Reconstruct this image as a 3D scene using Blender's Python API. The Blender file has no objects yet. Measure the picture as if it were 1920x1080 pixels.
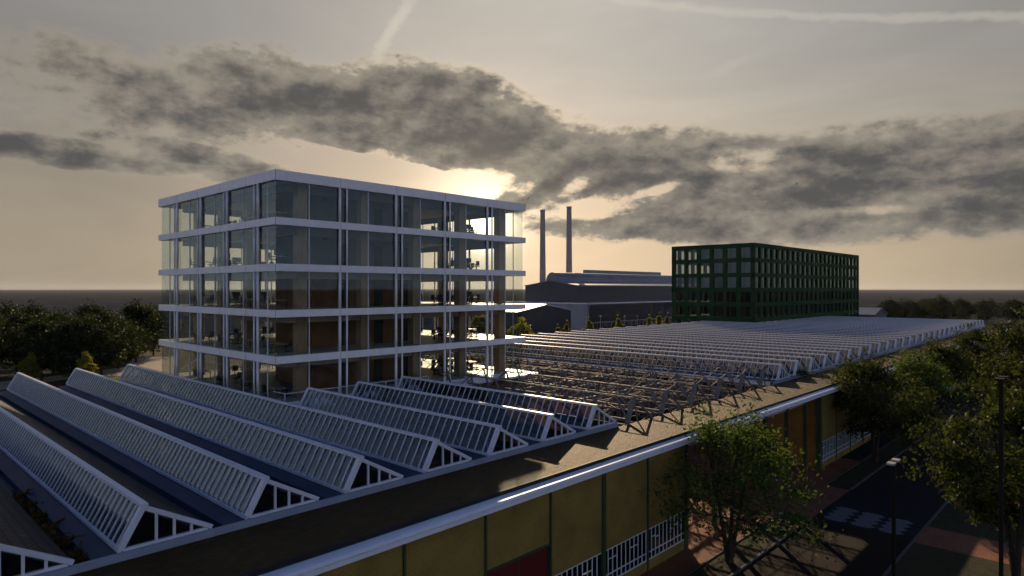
import bpy, math, random
import numpy as np
from mathutils import Vector, Matrix
R = math.radians
C = bpy.context.scene.collection
SC = bpy.context.scene

# ------------------------------------------------------------------ camera
CAMZ = 16.9
FPX = 1225.0                                   # focal length in pixels of a 1920 px wide picture
HEAD = math.atan2(.6859, .7276)                # compass heading of the view
cam_d = bpy.data.cameras.new('camera')
cam = bpy.data.objects.new('camera', cam_d); C.objects.link(cam)
cam_d.sensor_width = 36; cam_d.lens = 36*FPX/1920
cam_d.clip_start = .2; cam_d.clip_end = 30000
cam.location = (0, 0, CAMZ)
cam.rotation_euler = (R(90), 0, HEAD - R(90))
cam_d.shift_y = 1/1920
SC.camera = cam

def gpt(px, py, z=0.0):                        # point of the level z seen at a pixel
    k = (px-960)/FPX; f = (CAMZ-z)*FPX/(py-541)
    return (f*.7276+f*k*.686, f*.6859-f*k*.7279)
def pos(px, f):                                # point at forward distance f
    k = (px-960)/FPX
    return (f*.7276+f*k*.686, f*.6859-f*k*.7279)

# ------------------------------------------------------------------ sun, sky, exposure
SUN_EL, SUN_AZ = R(21.3), R(43.6)
SC.view_settings.view_transform = 'Standard'
try: SC.view_settings.look = 'None'
except Exception: pass
SC.view_settings.exposure = 0.0; SC.view_settings.gamma = 1.0
sd = bpy.data.lights.new('sun', 'SUN'); sd.energy = 5.0; sd.angle = R(.5); sd.color = (1, .74, .46)
sun = bpy.data.objects.new('sun', sd); C.objects.link(sun)
sv = Vector((math.cos(SUN_EL)*math.cos(SUN_AZ), math.cos(SUN_EL)*math.sin(SUN_AZ), math.sin(SUN_EL)))
sun.rotation_euler = sv.to_track_quat('Z', 'Y').to_euler(); sun.location = sv*400

world = bpy.data.worlds.new('World'); SC.world = world; world.use_nodes = True
WT = world.node_tree; WT.nodes.clear()
class E:                                        # tiny expression builder for math nodes
    nt = WT
    def __init__(s, v): s.v = v
    @staticmethod
    def m(op, *a):
        n = E.nt.nodes.new('ShaderNodeMath'); n.operation = op
        for i, x in enumerate(a):
            if isinstance(x, E): x = x.v
            if isinstance(x, (int, float)): n.inputs[i].default_value = x
            else: E.nt.links.new(x, n.inputs[i])
        return E(n.outputs[0])
    def __add__(s, o): return E.m('ADD', s, o)
    __radd__ = __add__
    def __sub__(s, o): return E.m('SUBTRACT', s, o)
    def __rsub__(s, o): return E.m('SUBTRACT', o, s)
    def __mul__(s, o): return E.m('MULTIPLY', s, o)
    __rmul__ = __mul__
    def __truediv__(s, o): return E.m('DIVIDE', s, o)
def smooth(x, a, b):
    n = E.nt.nodes.new('ShaderNodeMapRange'); n.interpolation_type = 'SMOOTHSTEP'
    n.inputs['From Min'].default_value = a; n.inputs['From Max'].default_value = b
    E.nt.links.new(x.v, n.inputs['Value']); return E(n.outputs[0])
def vmix(f, a, b):
    n = E.nt.nodes.new('ShaderNodeMix'); n.data_type = 'RGBA'; n.clamp_factor = True
    for sock, x in ((n.inputs[0], f), (n.inputs[6], a), (n.inputs[7], b)):
        if isinstance(x, E): x = x.v
        if isinstance(x, (int, float)): sock.default_value = x
        elif isinstance(x, tuple): sock.default_value = (*x, 1)
        else: E.nt.links.new(x, sock)
    return n.outputs[2]
def vscale(c, f):
    n = E.nt.nodes.new('ShaderNodeVectorMath'); n.operation = 'SCALE'
    if isinstance(c, tuple): n.inputs[0].default_value = c
    else: E.nt.links.new(c, n.inputs[0])
    if isinstance(f, E): E.nt.links.new(f.v, n.inputs['Scale'])
    else: n.inputs['Scale'].default_value = f
    return n.outputs[0]
def vadd(a, b):
    n = E.nt.nodes.new('ShaderNodeVectorMath'); n.operation = 'ADD'
    E.nt.links.new(a, n.inputs[0]); E.nt.links.new(b, n.inputs[1]); return n.outputs[0]
def wnoise(vec, scale, detail, rough=.55, dist=0.0):
    n = E.nt.nodes.new('ShaderNodeTexNoise'); n.inputs['Scale'].default_value = scale
    n.inputs['Detail'].default_value = detail; n.inputs['Roughness'].default_value = rough
    n.inputs['Distortion'].default_value = dist
    E.nt.links.new(vec, n.inputs['Vector']); return E(n.outputs[0])
def comb(x, y, z):
    n = E.nt.nodes.new('ShaderNodeCombineXYZ')
    for i, v in enumerate((x, y, z)):
        if isinstance(v, E): E.nt.links.new(v.v, n.inputs[i])
        else: n.inputs[i].default_value = v
    return n.outputs[0]

def build_world():
    tc = WT.nodes.new('ShaderNodeTexCoord'); sp = WT.nodes.new('ShaderNodeSeparateXYZ')
    WT.links.new(tc.outputs['Generated'], sp.inputs[0])
    dx, dy, dz = (E(o) for o in sp.outputs)
    az = E.m('ARCTAN2', dy, dx)
    az = E.m('WRAP', HEAD - az, math.pi, -math.pi)            # + is to the south of the view heading
    el = E.m('ARCSINE', dz)
    def ae(px, py):
        a = math.atan((px-960)/FPX); return a, math.atan((541-py)/FPX*math.cos(a))
    # cloud texture coordinate: long flat shapes
    cv = comb(az*1.0, el*1.7, 0.37)
    n1 = wnoise(cv, 8.0, 6, .64, 0)
    cv2 = comb(az*1.0+.012, el*1.7-.03, 0.37)
    n2 = wnoise(cv2, 8.0, 3, .6, 0)
    fine = wnoise(comb(az*1.0, el*1.9, 1.7), 38.0, 3, .65, 0)
    veil = wnoise(comb(az*.8, el*3.2, 2.1), 3.2, 4, .6, .6)
    dome = comb(az, el, 0.0)
    def ell(a0, e0, sa, se, rot):                              # squared distance in an ellipse on the sky dome
        mp = WT.nodes.new('ShaderNodeMapping'); mp.vector_type = 'TEXTURE'; WT.links.new(dome, mp.inputs['Vector'])
        mp.inputs['Location'].default_value = (a0, e0, 0); mp.inputs['Rotation'].default_value = (0, 0, rot); mp.inputs['Scale'].default_value = (sa, se, 1)
        dt = WT.nodes.new('ShaderNodeVectorMath'); dt.operation = 'DOT_PRODUCT'
        WT.links.new(mp.outputs[0], dt.inputs[0]); WT.links.new(mp.outputs[0], dt.inputs[1]); return E(dt.outputs['Value'])
    def blob(px, py, rx, ry, rot=0, w=1.0):
        a0, e0 = ae(px, py)
        return E.m('MAXIMUM', E.m('MULTIPLY_ADD', ell(a0, e0, rx/FPX, ry/FPX, -R(rot)), -w, w), 0.0)
    blobs = [(590, 195, 320, 95, 7, 1.15), (830, 230, 280, 120, 12, 1.2), (980, 290, 330, 125, 14, 1.1), (240, 180, 290, 95, 6, .72),
             (100, 284, 290, 28, 2, 1.1), (400, 306, 250, 36, 11, 1.0), (1230, 345, 420, 125, 5, 1.1), (1600, 345, 400, 110, -3, 1.15),
             (1880, 360, 300, 85, 5, 1.25), (1340, 425, 480, 42, 2, 1.0), (1740, 275, 240, 34, -10, .8), (-20, 150, 60, 30, 0, .6)]
    d = None
    for b in blobs:
        x = blob(*b); d = x if d is None else E.m('MAXIMUM', d, x)
    # bright gaps torn in the bank
    amp = E.m('MINIMUM', d*2.5+.1, 1.0)
    for g in [(1165, 376, 150, 32, -10, .62), (1085, 343, 50, 28, -25, .7), (1380, 303, 140, 28, 2, .55), (885, 348, 100, 38, -10, .95), (800, 335, 90, 24, 8, .55), (905, 425, 80, 38, 0, 1.1), (640, 292, 90, 12, 14, .5), (1240, 352, 60, 12, -14, .6), (730, 312, 170, 16, 8, .6), (985, 352, 45, 18, -30, .5), (1620, 395, 110, 10, 0, .5)]:
        d = d - blob(*g)
    dens = d*.95 + ((n1-.5)*1.9 + (fine-.5)*.62)*amp
    cl = smooth(dens, .12, .56)
    thick = smooth(dens*.85 + (n1-n2)*1.5 + (fine-.5)*.25, .05, 1.25)
    # clear sky behind: warm low down, grey above
    t = smooth(el, .0, .36)
    warm = smooth(E.m('ABSOLUTE', az-.1), .75, .0)
    low = vmix(warm, (.325, .270, .195), (.72, .545, .355))
    high = vmix(warm, (.255, .246, .235), (.455, .435, .395))
    clear = vmix(t, low, high)
    clear = vmix(E.m('MULTIPLY', smooth(veil, .35, .75), .30), clear, vscale(clear, 1.45))
    # contrails
    def streak(p0, p1, w, s):
        a0, e0 = ae(*p0); a1, e1 = ae(*p1); L = math.hypot(a1-a0, e1-e0); c, sn = (a1-a0)/L, (e1-e0)/L
        u = (az-a0)*c + (el-e0)*sn; v = (el-e0)*c - (az-a0)*sn
        v = v + (fine-.5)*w*1.8 + (veil-.5)*w*2.0
        q = E.m('MAXIMUM', 1.0-(v*v)*(1/(w*w)), 0.0)
        return q*smooth(u, -.02, .03)*smooth(u, L+.04, L-.06)*s
    tr = streak((775, -10), (695, 125), .011, .55) + streak((1120, -12), (1270, 14), .008, .4) + streak((1250, 10), (2000, 26), .0065, .36) + streak((1330, 140), (1420, 105), .008, .2)
    clear = vmix(tr, clear, vscale((1.0, .93, .8), .62))
    # glow of the sun behind the bank
    def gl(px, py, r):
        a0, e0 = ae(px, py)
        return E.m('EXPONENT', ell(a0, e0, r, r, 0)*-1.0)
    g1, g2, g3 = gl(897, 385, .080), gl(900, 400, .27), gl(908, 424, .034)
    clear = vadd(clear, vadd(vscale((1.0, .86, .60), g1*.62), vadd(vscale((.95, .62, .36), g2*.27), vscale((1, .9, .7), g3*3.2))))
    cloudc = vmix(thick, (.33, .290, .235), (.090, .089, .088))
    cloudc = vadd(cloudc, vadd(vscale((1.0, .8, .52), g1*.10), vscale((.9, .7, .42), g2*.045)))
    rim = cl*(1.0-cl)*(g2*.9+.04)
    front = vadd(vmix(cl, clear, cloudc), vscale((1.0, .74, .42), rim))
    # the rest of the dome: fill gradient added to light the shaded faces, over a little physical sky
    sk = WT.nodes.new('ShaderNodeTexSky'); sk.sky_type = 'NISHITA'; sk.sun_disc = False
    sk.sun_elevation = SUN_EL; sk.sun_rotation = R(90)-SUN_AZ; sk.air_density = 1.0; sk.dust_density = .6; sk.ozone_density = 2.0
    m = smooth(E.m('COSINE', az)*E.m('COSINE', el), .52, .12)
    up = smooth(el, R(25), R(36))
    m = E.m('MAXIMUM', m, up)
    col = vmix(m, vscale(front, 10.0), vscale(vmix(.86, sk.outputs[0], vmix(smooth(el, R(4), R(38)), (5.8, 5.9, 7.5), (.22, .62, 1.9))), DOME_FILL))
    bg = WT.nodes.new('ShaderNodeBackground'); bg.inputs['Strength'].default_value = .1
    WT.links.new(col, bg.inputs['Color'])
    out = WT.nodes.new('ShaderNodeOutputWorld'); WT.links.new(bg.outputs[0], out.inputs[0])
DOME_FILL = 1.0
build_world()
world.cycles.sampling_method = 'MANUAL'; world.cycles.sample_map_resolution = 512
SC.cycles.max_bounces = 8; SC.cycles.transparent_max_bounces = 24; SC.cycles.diffuse_bounces = 3
SC.cycles.glossy_bounces = 3; SC.cycles.transmission_bounces = 4
SC.cycles.caustics_reflective = False; SC.cycles.caustics_refractive = False
SC.cycles.sample_clamp_indirect = 6
SC.cycles.use_adaptive_sampling = True; SC.cycles.adaptive_threshold = .04; SC.cycles.adaptive_min_samples = 16
SC.cycles.use_denoising = True

# ------------------------------------------------------------------ materials
def mat(name, col, rough=.6, metal=0, spec=.5, var=.15, scale=3.0, bump=0.0, bscale=20.0, stretch=None):
    m = bpy.data.materials.new(name); m.use_nodes = True; nt = m.node_tree
    b = nt.nodes['Principled BSDF']
    b.inputs['Roughness'].default_value = rough; b.inputs['Metallic'].default_value = metal
    b.inputs['Specular IOR Level'].default_value = spec
    tc = nt.nodes.new('ShaderNodeTexCoord'); src = tc.outputs['Object']
    if stretch:
        mp = nt.nodes.new('ShaderNodeMapping'); mp.inputs['Scale'].default_value = stretch
        nt.links.new(src, mp.inputs[0]); src = mp.outputs[0]
    n = nt.nodes.new('ShaderNodeTexNoise'); n.inputs['Scale'].default_value = scale; n.inputs['Detail'].default_value = 5
    nt.links.new(src, n.inputs['Vector'])
    r = nt.nodes.new('ShaderNodeMapRange'); r.inputs['From Min'].default_value = .3; r.inputs['From Max'].default_value = .7
    r.inputs['To Min'].default_value = 1-var; r.inputs['To Max'].default_value = 1+var
    nt.links.new(n.outputs[0], r.inputs['Value'])
    v = nt.nodes.new('ShaderNodeVectorMath'); v.operation = 'SCALE'; v.inputs[0].default_value = col
    nt.links.new(r.outputs[0], v.inputs['Scale']); nt.links.new(v.outputs[0], b.inputs['Base Color'])
    if bump:
        n2 = nt.nodes.new('ShaderNodeTexNoise'); n2.inputs['Scale'].default_value = bscale; n2.inputs['Detail'].default_value = 6
        nt.links.new(src, n2.inputs['Vector'])
        bp = nt.nodes.new('ShaderNodeBump'); bp.inputs['Strength'].default_value = bump; bp.inputs['Distance'].default_value = .1
        nt.links.new(n2.outputs[0], bp.inputs['Height']); nt.links.new(bp.outputs[0], b.inputs['Normal'])
    return m
def brickmat(name, c1, c2, mortar, bw, bh, rough=.7, spec=.3, rot=(0, 0, 0), ms=.012, offset=.5):
    m = mat(name, c1, rough, 0, spec, .2, .6); nt = m.node_tree; b = nt.nodes['Principled BSDF']
    tc = nt.nodes.new('ShaderNodeTexCoord'); mp = nt.nodes.new('ShaderNodeMapping'); mp.inputs['Rotation'].default_value = rot
    nt.links.new(tc.outputs['Object'], mp.inputs[0])
    br = nt.nodes.new('ShaderNodeTexBrick'); br.offset = offset
    br.inputs['Color1'].default_value = (*c1, 1); br.inputs['Color2'].default_value = (*c2, 1); br.inputs['Mortar'].default_value = (*mortar, 1)
    br.inputs['Scale'].default_value = 1; br.inputs['Brick Width'].default_value = bw; br.inputs['Row Height'].default_value = bh
    br.inputs['Mortar Size'].default_value = ms
    nt.links.new(mp.outputs[0], br.inputs['Vector'])
    old = b.inputs['Base Color'].links[0].from_socket; vm = nt.nodes.new('ShaderNodeVectorMath'); vm.operation = 'MULTIPLY'
    sc = [n for n in nt.nodes if n.type == 'VECT_MATH' and n.operation == 'SCALE'][0]; sc.inputs[0].default_value = (1, 1, 1)
    nt.links.new(br.outputs['Color'], vm.inputs[0]); nt.links.new(old, vm.inputs[1]); nt.links.new(vm.outputs[0], b.inputs['Base Color'])
    bp = nt.nodes.new('ShaderNodeBump'); bp.inputs['Strength'].default_value = .5; bp.inputs['Distance'].default_value = .02
    nt.links.new(br.outputs['Fac'], bp.inputs['Height']); bp.invert = True; nt.links.new(bp.outputs[0], b.inputs['Normal'])
    return m
def glassmat(name, tint, refl=1.0, rough=.02):
    m = bpy.data.materials.new(name); m.use_nodes = True; nt = m.node_tree; nt.nodes.clear()
    tr = nt.nodes.new('ShaderNodeBsdfTransparent'); tr.inputs[0].default_value = (*tint, 1)
    gs = nt.nodes.new('ShaderNodeBsdfGlossy'); gs.inputs['Roughness'].default_value = rough; gs.inputs['Color'].default_value = (.72, .93, 1, 1)
    lw = nt.nodes.new('ShaderNodeLayerWeight'); lw.inputs['Blend'].default_value = .5
    pw = nt.nodes.new('ShaderNodeMath'); pw.operation = 'POWER'; pw.inputs[1].default_value = 4.0; nt.links.new(lw.outputs['Facing'], pw.inputs[0])
    ad = nt.nodes.new('ShaderNodeMath'); ad.operation = 'MULTIPLY_ADD'; ad.inputs[1].default_value = .9; ad.inputs[2].default_value = .04; nt.links.new(pw.outputs[0], ad.inputs[0])
    fr = ad
    tc = nt.nodes.new('ShaderNodeTexCoord'); n = nt.nodes.new('ShaderNodeTexNoise'); n.inputs['Scale'].default_value = .35; n.inputs['Detail'].default_value = 2
    nt.links.new(tc.outputs['Object'], n.inputs['Vector'])
    bp = nt.nodes.new('ShaderNodeBump'); bp.inputs['Strength'].default_value = .05; bp.inputs['Distance'].default_value = .05
    nt.links.new(n.outputs[0], bp.inputs['Height']); nt.links.new(bp.outputs[0], gs.inputs['Normal'])
    mu = nt.nodes.new('ShaderNodeMath'); mu.operation = 'MULTIPLY'; mu.inputs[1].default_value = refl
    nt.links.new(fr.outputs[0], mu.inputs[0])
    mx = nt.nodes.new('ShaderNodeMixShader'); nt.links.new(mu.outputs[0], mx.inputs[0]); nt.links.new(tr.outputs[0], mx.inputs[1]); nt.links.new(gs.outputs[0], mx.inputs[2])
    o = nt.nodes.new('ShaderNodeOutputMaterial'); nt.links.new(mx.outputs[0], o.inputs[0])
    return m
def leafmat(name, c, trans=.45, var=.5):
    m = bpy.data.materials.new(name); m.use_nodes = True; nt = m.node_tree; nt.nodes.clear()
    geo = nt.nodes.new('ShaderNodeNewGeometry'); 
    r = nt.nodes.new('ShaderNodeMapRange'); r.inputs['To Min'].default_value = 1-var; r.inputs['To Max'].default_value = 1+var
    nt.links.new(geo.outputs['Random Per Island'], r.inputs['Value'])
    v = nt.nodes.new('ShaderNodeVectorMath'); v.operation = 'SCALE'; v.inputs[0].default_value = c; nt.links.new(r.outputs[0], v.inputs['Scale'])
    v2 = nt.nodes.new('ShaderNodeVectorMath'); v2.operation = 'MULTIPLY'; v2.inputs[1].default_value = (1.5, 1.35, .5); nt.links.new(v.outputs[0], v2.inputs[0])
    p = nt.nodes.new('ShaderNodeBsdfPrincipled'); p.inputs['Roughness'].default_value = .6; p.inputs['Specular IOR Level'].default_value = .12
    nt.links.new(v.outputs[0], p.inputs['Base Color'])
    t = nt.nodes.new('ShaderNodeBsdfTranslucent'); nt.links.new(v2.outputs[0], t.inputs[0])
    mx = nt.nodes.new('ShaderNodeMixShader'); mx.inputs[0].default_value = trans
    nt.links.new(p.outputs[0], mx.inputs[1]); nt.links.new(t.outputs[0], mx.inputs[2])
    o = nt.nodes.new('ShaderNodeOutputMaterial'); nt.links.new(mx.outputs[0], o.inputs[0])
    return m
def translucent_panel(name, col, trans):
    m = mat(name, col, .35, 0, .5, .2, 1.2); nt = m.node_tree; b = nt.nodes['Principled BSDF']
    t = nt.nodes.new('ShaderNodeBsdfTranslucent'); t.inputs[0].default_value = (*col, 1)
    mx = nt.nodes.new('ShaderNodeMixShader'); mx.inputs[0].default_value = trans
    nt.links.new(b.outputs[0], mx.inputs[1]); nt.links.new(t.outputs[0], mx.inputs[2])
    nt.links.new(mx.outputs[0], [n for n in nt.nodes if n.type == 'OUTPUT_MATERIAL'][0].inputs[0])
    return m
M = {}
M['ground'] = mat('dark_earth', (.034, .037, .044), 1, 0, 0, .35, .03)
M['lawn'] = mat('lawn', (.024, .024, .008), .9, 0, .2, .4, 1.5, .8, 25)
M['asphalt'] = mat('asphalt', (.006, .0075, .010), .9, 0, .15, .25, .8, .3, 40)
M['lanepave'] = brickmat('lane_pavers', (.015, .0105, .0072), (.012, .0085, .006), (.005, .004, .003), .3, .15, .9, .1)
M['brickpave'] = brickmat('orange_pavers', (.24, .088, .042), (.20, .072, .034), (.08, .032, .02), .24, .12, .8, .2)
M['palepath'] = mat('pale_concrete_path', (.33, .29, .24), .85, 0, .3, .12, .6, .2, 15)
M['soilbed'] = mat('planting_soil', (.09, .045, .02), .95, 0, .1, .4, 2, .6, 12)
M['kerb'] = mat('kerb_stone', (.055, .055, .055), .8, 0, .3, .2, 2)
M['white'] = mat('white_painted_steel', (.80, .80, .80), .42, 0, .5, .06, 1.2)
M['whitefrm'] = mat('white_frame', (.60, .64, .70), .4, 0, .5, .08, 2.5)
M['kerbblue'] = mat('kerb_sheet', (.24, .29, .37), .5, 0, .3, .1, .8)
M['zinc'] = mat('blue_grey_sheet', (.040, .060, .100), .55, 0, .08, .15, .5, .08, 2.0)
M['roofgreen'] = mat('dry_sedum', (.050, .031, .010), .64, 0, .15, .45, 2.2, 1.0, 5, (1, 3.2, 1))
M['roofgreen'].node_tree.nodes['Principled BSDF'].inputs['Specular Tint'].default_value = (1, .62, .27, 1)
M['black'] = mat('black_membrane', (.012, .012, .014), .7, 0, .3, .2, 2)
M['gutter'] = mat('gutter_metal', (.68, .72, .78), .45, 0, .5, .05, .8)
M['yellow'] = brickmat('yellow_brick', (.29, .205, .045), (.25, .175, .038), (.16, .115, .03), .22, .075, .75, .25, (R(90), 0, 0))
M['orange'] = brickmat('orange_brick', (.36, .17, .042), (.32, .15, .036), (.20, .095, .03), .22, .075, .75, .25, (R(90), 0, R(90)))
M['dkgreen'] = mat('dark_green_steel', (.030, .055, .022), .5, 0, .4, .1, 3)
M['red'] = mat('dark_red_door', (.10, .006, .008), .5, 0, .4, .12, 2)
M['steel'] = mat('weathered_steel', (.16, .145, .13), .7, 0, .5, .2, 1.5)
M['tile'] = brickmat('dark_roof_tiles', (.060, .044, .036), (.035, .028, .026), (.008, .007, .008), .7, .42, .6, .2, (0, 0, R(90)), .05)
M['slopedk'] = mat('shaded_roof_panel', (.075, .062, .055), .6, 0, .2, .2, 1.2)  # slope panel with the tower's shade put into its dark colour
M['slope'] = translucent_panel('sunlit_roof_panel', (.40, .28, .19), .6)  # same slope panel, tan colour stands in for sun on it
M['slopefar'] = translucent_panel('skylit_roof_panel', (.50, .46, .45), .6)  # same slope panel, pale colour stands in for sky reflected in far panes
M['skyglass'] = glassmat('skylight_glass', (.68, .73, .80), .9)
M['glass'] = glassmat('tower_glass', (.90, .925, .915), .6)
M['darkglass'] = glassmat('tinted_window_glass', (.50, .55, .54), .8)
M['winglass'] = glassmat('shop_window_glass', (.45, .48, .5), 1.0)
M['soffit'] = mat('glow_warmed_soffit', (.42, .34, .25), .8, 0, .3, .06, 1)  # warm tone imitates light reflected in the lower storeys
M['floor'] = mat('pale_screed', (.42, .40, .365), .45, 0, .5, .08, .7)
M['column'] = mat('timber_clad_column', (.33, .225, .13), .6, 0, .4, .15, 1.5, 0, 20, (4, 4, .6))
M['corewall'] = mat('grey_core_wall', (.11, .135, .13), .8, 0, .3, .12, .7)
M['corewood_glow'] = mat('glow_warmed_timber_core', (.19, .085, .034), .6, 0, .3, .25, 1.2, 0, 20, (1, 1, .3))  # timber, with the amber glow of bounced sunlight added to its colour
M['dark'] = mat('dark_interior', (.03, .03, .032), .8, 0, .3, .2, 1)
M['hallwall'] = mat('hall_inner_wall', (.16, .13, .10), .8, 0, .2, .2, .6)
M['greenfac'] = mat('green_glazed_facade', (.012, .046, .016), .75, 0, .1, .15, 1.2)
M['curtain'] = mat('pale_curtain', (.62, .63, .62), .9, 0, .2, .12, .9, 0, 20, (6, 6, .4))
M['facgrey'] = mat('grey_cladding', (.055, .060, .074), .6, .1, .4, .12, .35, 0, 20, (3, 3, .2))
M['facwall'] = mat('pale_render', (.30, .30, .32), .8, 0, .3, .1, .4)
M['facroof'] = mat('blue_metal_roof', (.13, .145, .19), .42, .3, .5, .12, .25)
M['louvre'] = mat('dark_louvre', (.060, .066, .078), .5, .3, .5, .12, 1)
M['chimney'] = mat('chimney_concrete', (.36, .30, .27), .85, 0, .2, .12, .3)
M['bark'] = mat('bark', (.040, .030, .022), .9, 0, .2, .3, 6, .6, 15)
M['leaf'] = leafmat('street_tree_leaves', (.050, .088, .020), .5)
M['leafrs'] = leafmat('roadside_tree_leaves', (.030, .044, .012), .5)
M['leafdk'] = leafmat('dark_wood_leaves', (.018, .029, .008), .4)
M['leafyg'] = leafmat('young_tree_leaves', (.17, .18, .03), .6, .35)
M['pole'] = mat('lamp_post_paint', (.012, .008, .006), .7, 0, .15, .1, 3)
M['lamphead'] = mat('lamp_head_grey', (.38, .37, .37), .4, .2, .5, .1, 4)
M['paint'] = mat('road_paint', (.10, .095, .105), .8, 0, .3, .25, 4)
M['desk'] = mat('pale_table_top', (.50, .44, .36), .5, 0, .4, .1, 2)
M['chair'] = mat('charcoal_chair', (.022, .022, .025), .6, 0, .4, .1, 4)
M['skin'] = mat('skin', (.35, .21, .15), .6, 0, .3, .08, 6)
M['hair'] = mat('dark_hair', (.02, .014, .01), .6, 0, .3, .2, 9)
M['teal'] = mat('teal_cloth', (.03, .12, .13), .85, 0, .2, .15, 6)
M['navy'] = mat('dark_cloth', (.025, .025, .035), .85, 0, .2, .15, 6)
M['rust'] = mat('rust_cloth', (.30, .07, .03), .85, 0, .2, .15, 6)
M['feather'] = mat('dark_feathers', (.02, .02, .022), .7, 0, .2, .2, 8)
M['plant'] = leafmat('rusty_roof_plants', (.12, .07, .015), .4)

# ------------------------------------------------------------------ mesh helpers
class MB:
    def __init__(s): s.v = []; s.f = []
    def box(s, x0, x1, y0, y1, z0, z1):
        n = len(s.v)
        s.v += [(x0,y0,z0),(x1,y0,z0),(x1,y1,z0),(x0,y1,z0),(x0,y0,z1),(x1,y0,z1),(x1,y1,z1),(x0,y1,z1)]
        s.f += [(n,n+3,n+2,n+1),(n+4,n+5,n+6,n+7),(n,n+1,n+5,n+4),(n+1,n+2,n+6,n+5),(n+2,n+3,n+7,n+6),(n+3,n,n+4,n+7)]
        return s
    def beam(s, p, q, w, h=None, up=(0,0,1)):
        h = h or w; p = Vector(p); q = Vector(q); d = (q-p).normalized(); u = Vector(up)
        if abs(d.dot(u)) > .98: u = Vector((1,0,0))
        a = d.cross(u).normalized()*(w/2); b = a.cross(d).normalized()*(h/2); n = len(s.v)
        for e in (p, q): s.v += [tuple(e-a-b), tuple(e+a-b), tuple(e+a+b), tuple(e-a+b)]
        s.f += [(n,n+3,n+2,n+1),(n+4,n+5,n+6,n+7),(n,n+1,n+5,n+4),(n+1,n+2,n+6,n+5),(n+2,n+3,n+7,n+6),(n+3,n,n+4,n+7)]
        return s
    def tube(s, pts, rad, k=7, cap=True):
        pts = [Vector(p) for p in pts]; n0 = len(s.v); a = None
        for i, p in enumerate(pts):
            d = (pts[min(i+1,len(pts)-1)]-pts[max(i-1,0)]).normalized()
            if a is None: a = d.cross(Vector((0,1,0)) if abs(d.z) > .7 else Vector((0,0,1))).normalized()
            a = (a-d*a.dot(d)).normalized(); b = d.cross(a); r = rad[i] if isinstance(rad,(list,tuple)) else rad
            for j in range(k):
                t = 2*math.pi*j/k; s.v.append(tuple(p+a*(r*math.cos(t))+b*(r*math.sin(t))))
        for i in range(len(pts)-1):
            for j in range(k):
                A = n0+i*k+j; B = n0+i*k+(j+1)%k; s.f.append((A, B, B+k, A+k))
        if cap:
            s.f.append(tuple(n0+j for j in range(k))[::-1]); s.f.append(tuple(n0+(len(pts)-1)*k+j for j in range(k)))
        return s
    def prism(s, poly, axis, a, b):              # 2-D polygon extruded along an axis (0 x, 1 y, 2 z)
        n = len(s.v); k = len(poly)
        for t in (a, b):
            for (u, w) in poly: s.v.append((t,u,w) if axis == 0 else (u,t,w) if axis == 1 else (u,w,t))
        s.f.append(tuple(range(n, n+k))[::-1]); s.f.append(tuple(range(n+k, n+2*k)))
        for i in range(k): j = (i+1) % k; s.f.append((n+i, n+j, n+k+j, n+k+i))
        return s
    def mesh(s, name):
        me = bpy.data.meshes.new(name); me.from_pydata(s.v, [], s.f)
        import bmesh
        bm = bmesh.new(); bm.from_mesh(me); bmesh.ops.recalc_face_normals(bm, faces=bm.faces); bm.to_mesh(me); bm.free()
        return me
def wloc(o):
    v = Vector((0,0,0))
    while o: v = v+o.location; o = o.parent
    return v
def link(name, me, m=None, parent=None, at=(0,0,0), smooth_=False):
    o = bpy.data.objects.new(name, me); C.objects.link(o)
    if m and me and not me.materials: me.materials.append(m)
    if smooth_:
        for p in me.polygons: p.use_smooth = True
    o.location = Vector(at) - (wloc(parent) if parent else Vector((0,0,0)))
    if parent: o.parent = parent
    return o
def part(name, mb, m, parent, label=None, at=(0,0,0), smooth_=False):
    o = link(name, mb if isinstance(mb, bpy.types.Mesh) else mb.mesh(name), m, parent, at, smooth_)
    if label: o['label'] = label
    return o
def tag(o, label, cat, group=None, kind=None):
    if label: o['label'] = label
    if cat: o['category'] = cat
    if group: o['group'] = group
    if kind: o['kind'] = kind
    return o
def thing(name, label, cat, at=(0,0,0), group=None):
    o = link(name, None, at=at); o.empty_display_size = .3
    return tag(o, label, cat, group)
def struct(name, mb, m):
    o = link(name, mb.mesh(name), m); o['kind'] = 'structure'; return o
def copy_tree(o, parent=None):
    c = o.copy(); C.objects.link(c); c.parent = parent
    for ch in list(o.children): copy_tree(ch, c)
    return c
ORD = 'first second third fourth fifth sixth seventh eighth ninth tenth eleventh twelfth thirteenth fourteenth fifteenth sixteenth seventeenth eighteenth nineteenth twentieth'.split()
ORD += ['twenty-'+x for x in ORD[:9]]

# ------------------------------------------------------------------ ground, road, paving
def sheet(name, poly, z, m):
    mb = MB(); mb.v = [(x, y, z) for x, y in poly]; mb.f = [tuple(range(len(poly)))]
    return struct(name, mb, m)
def rect(x0, x1, y0, y1): return [(x0,y0),(x1,y0),(x1,y1),(x0,y1)]
sheet('ground', rect(-9000, 12000, -9000, 12000), 0, M['ground'])
sheet('lawn', [(-60,73.5),(30,73.5),(62,110),(90,190),(-20,260),(-160,180)], .004, M['lawn'])
sheet('forecourt', rect(-20, 70, 18.95, 72), .004, M['brickpave'])
sheet('crossing_path', rect(50, 59.3, 16.95, 18.95), .008, M['brickpave'])
sheet('road', rect(50.2, 260, 10.5, 16.85), .004, M['asphalt'])
sheet('lane', rect(-20, 50.2, 10.5, 16.85), .008, M['lanepave'])
sheet('footpath', rect(50.0, 54.0, -40, 10.35), .008, M['brickpave'])
sheet('side_path', rect(61, 65, -40, 10.35), .008, M['brickpave'])
sheet('verge', rect(-20, 260, -60, 10.35), .004, M['lawn'])
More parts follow.
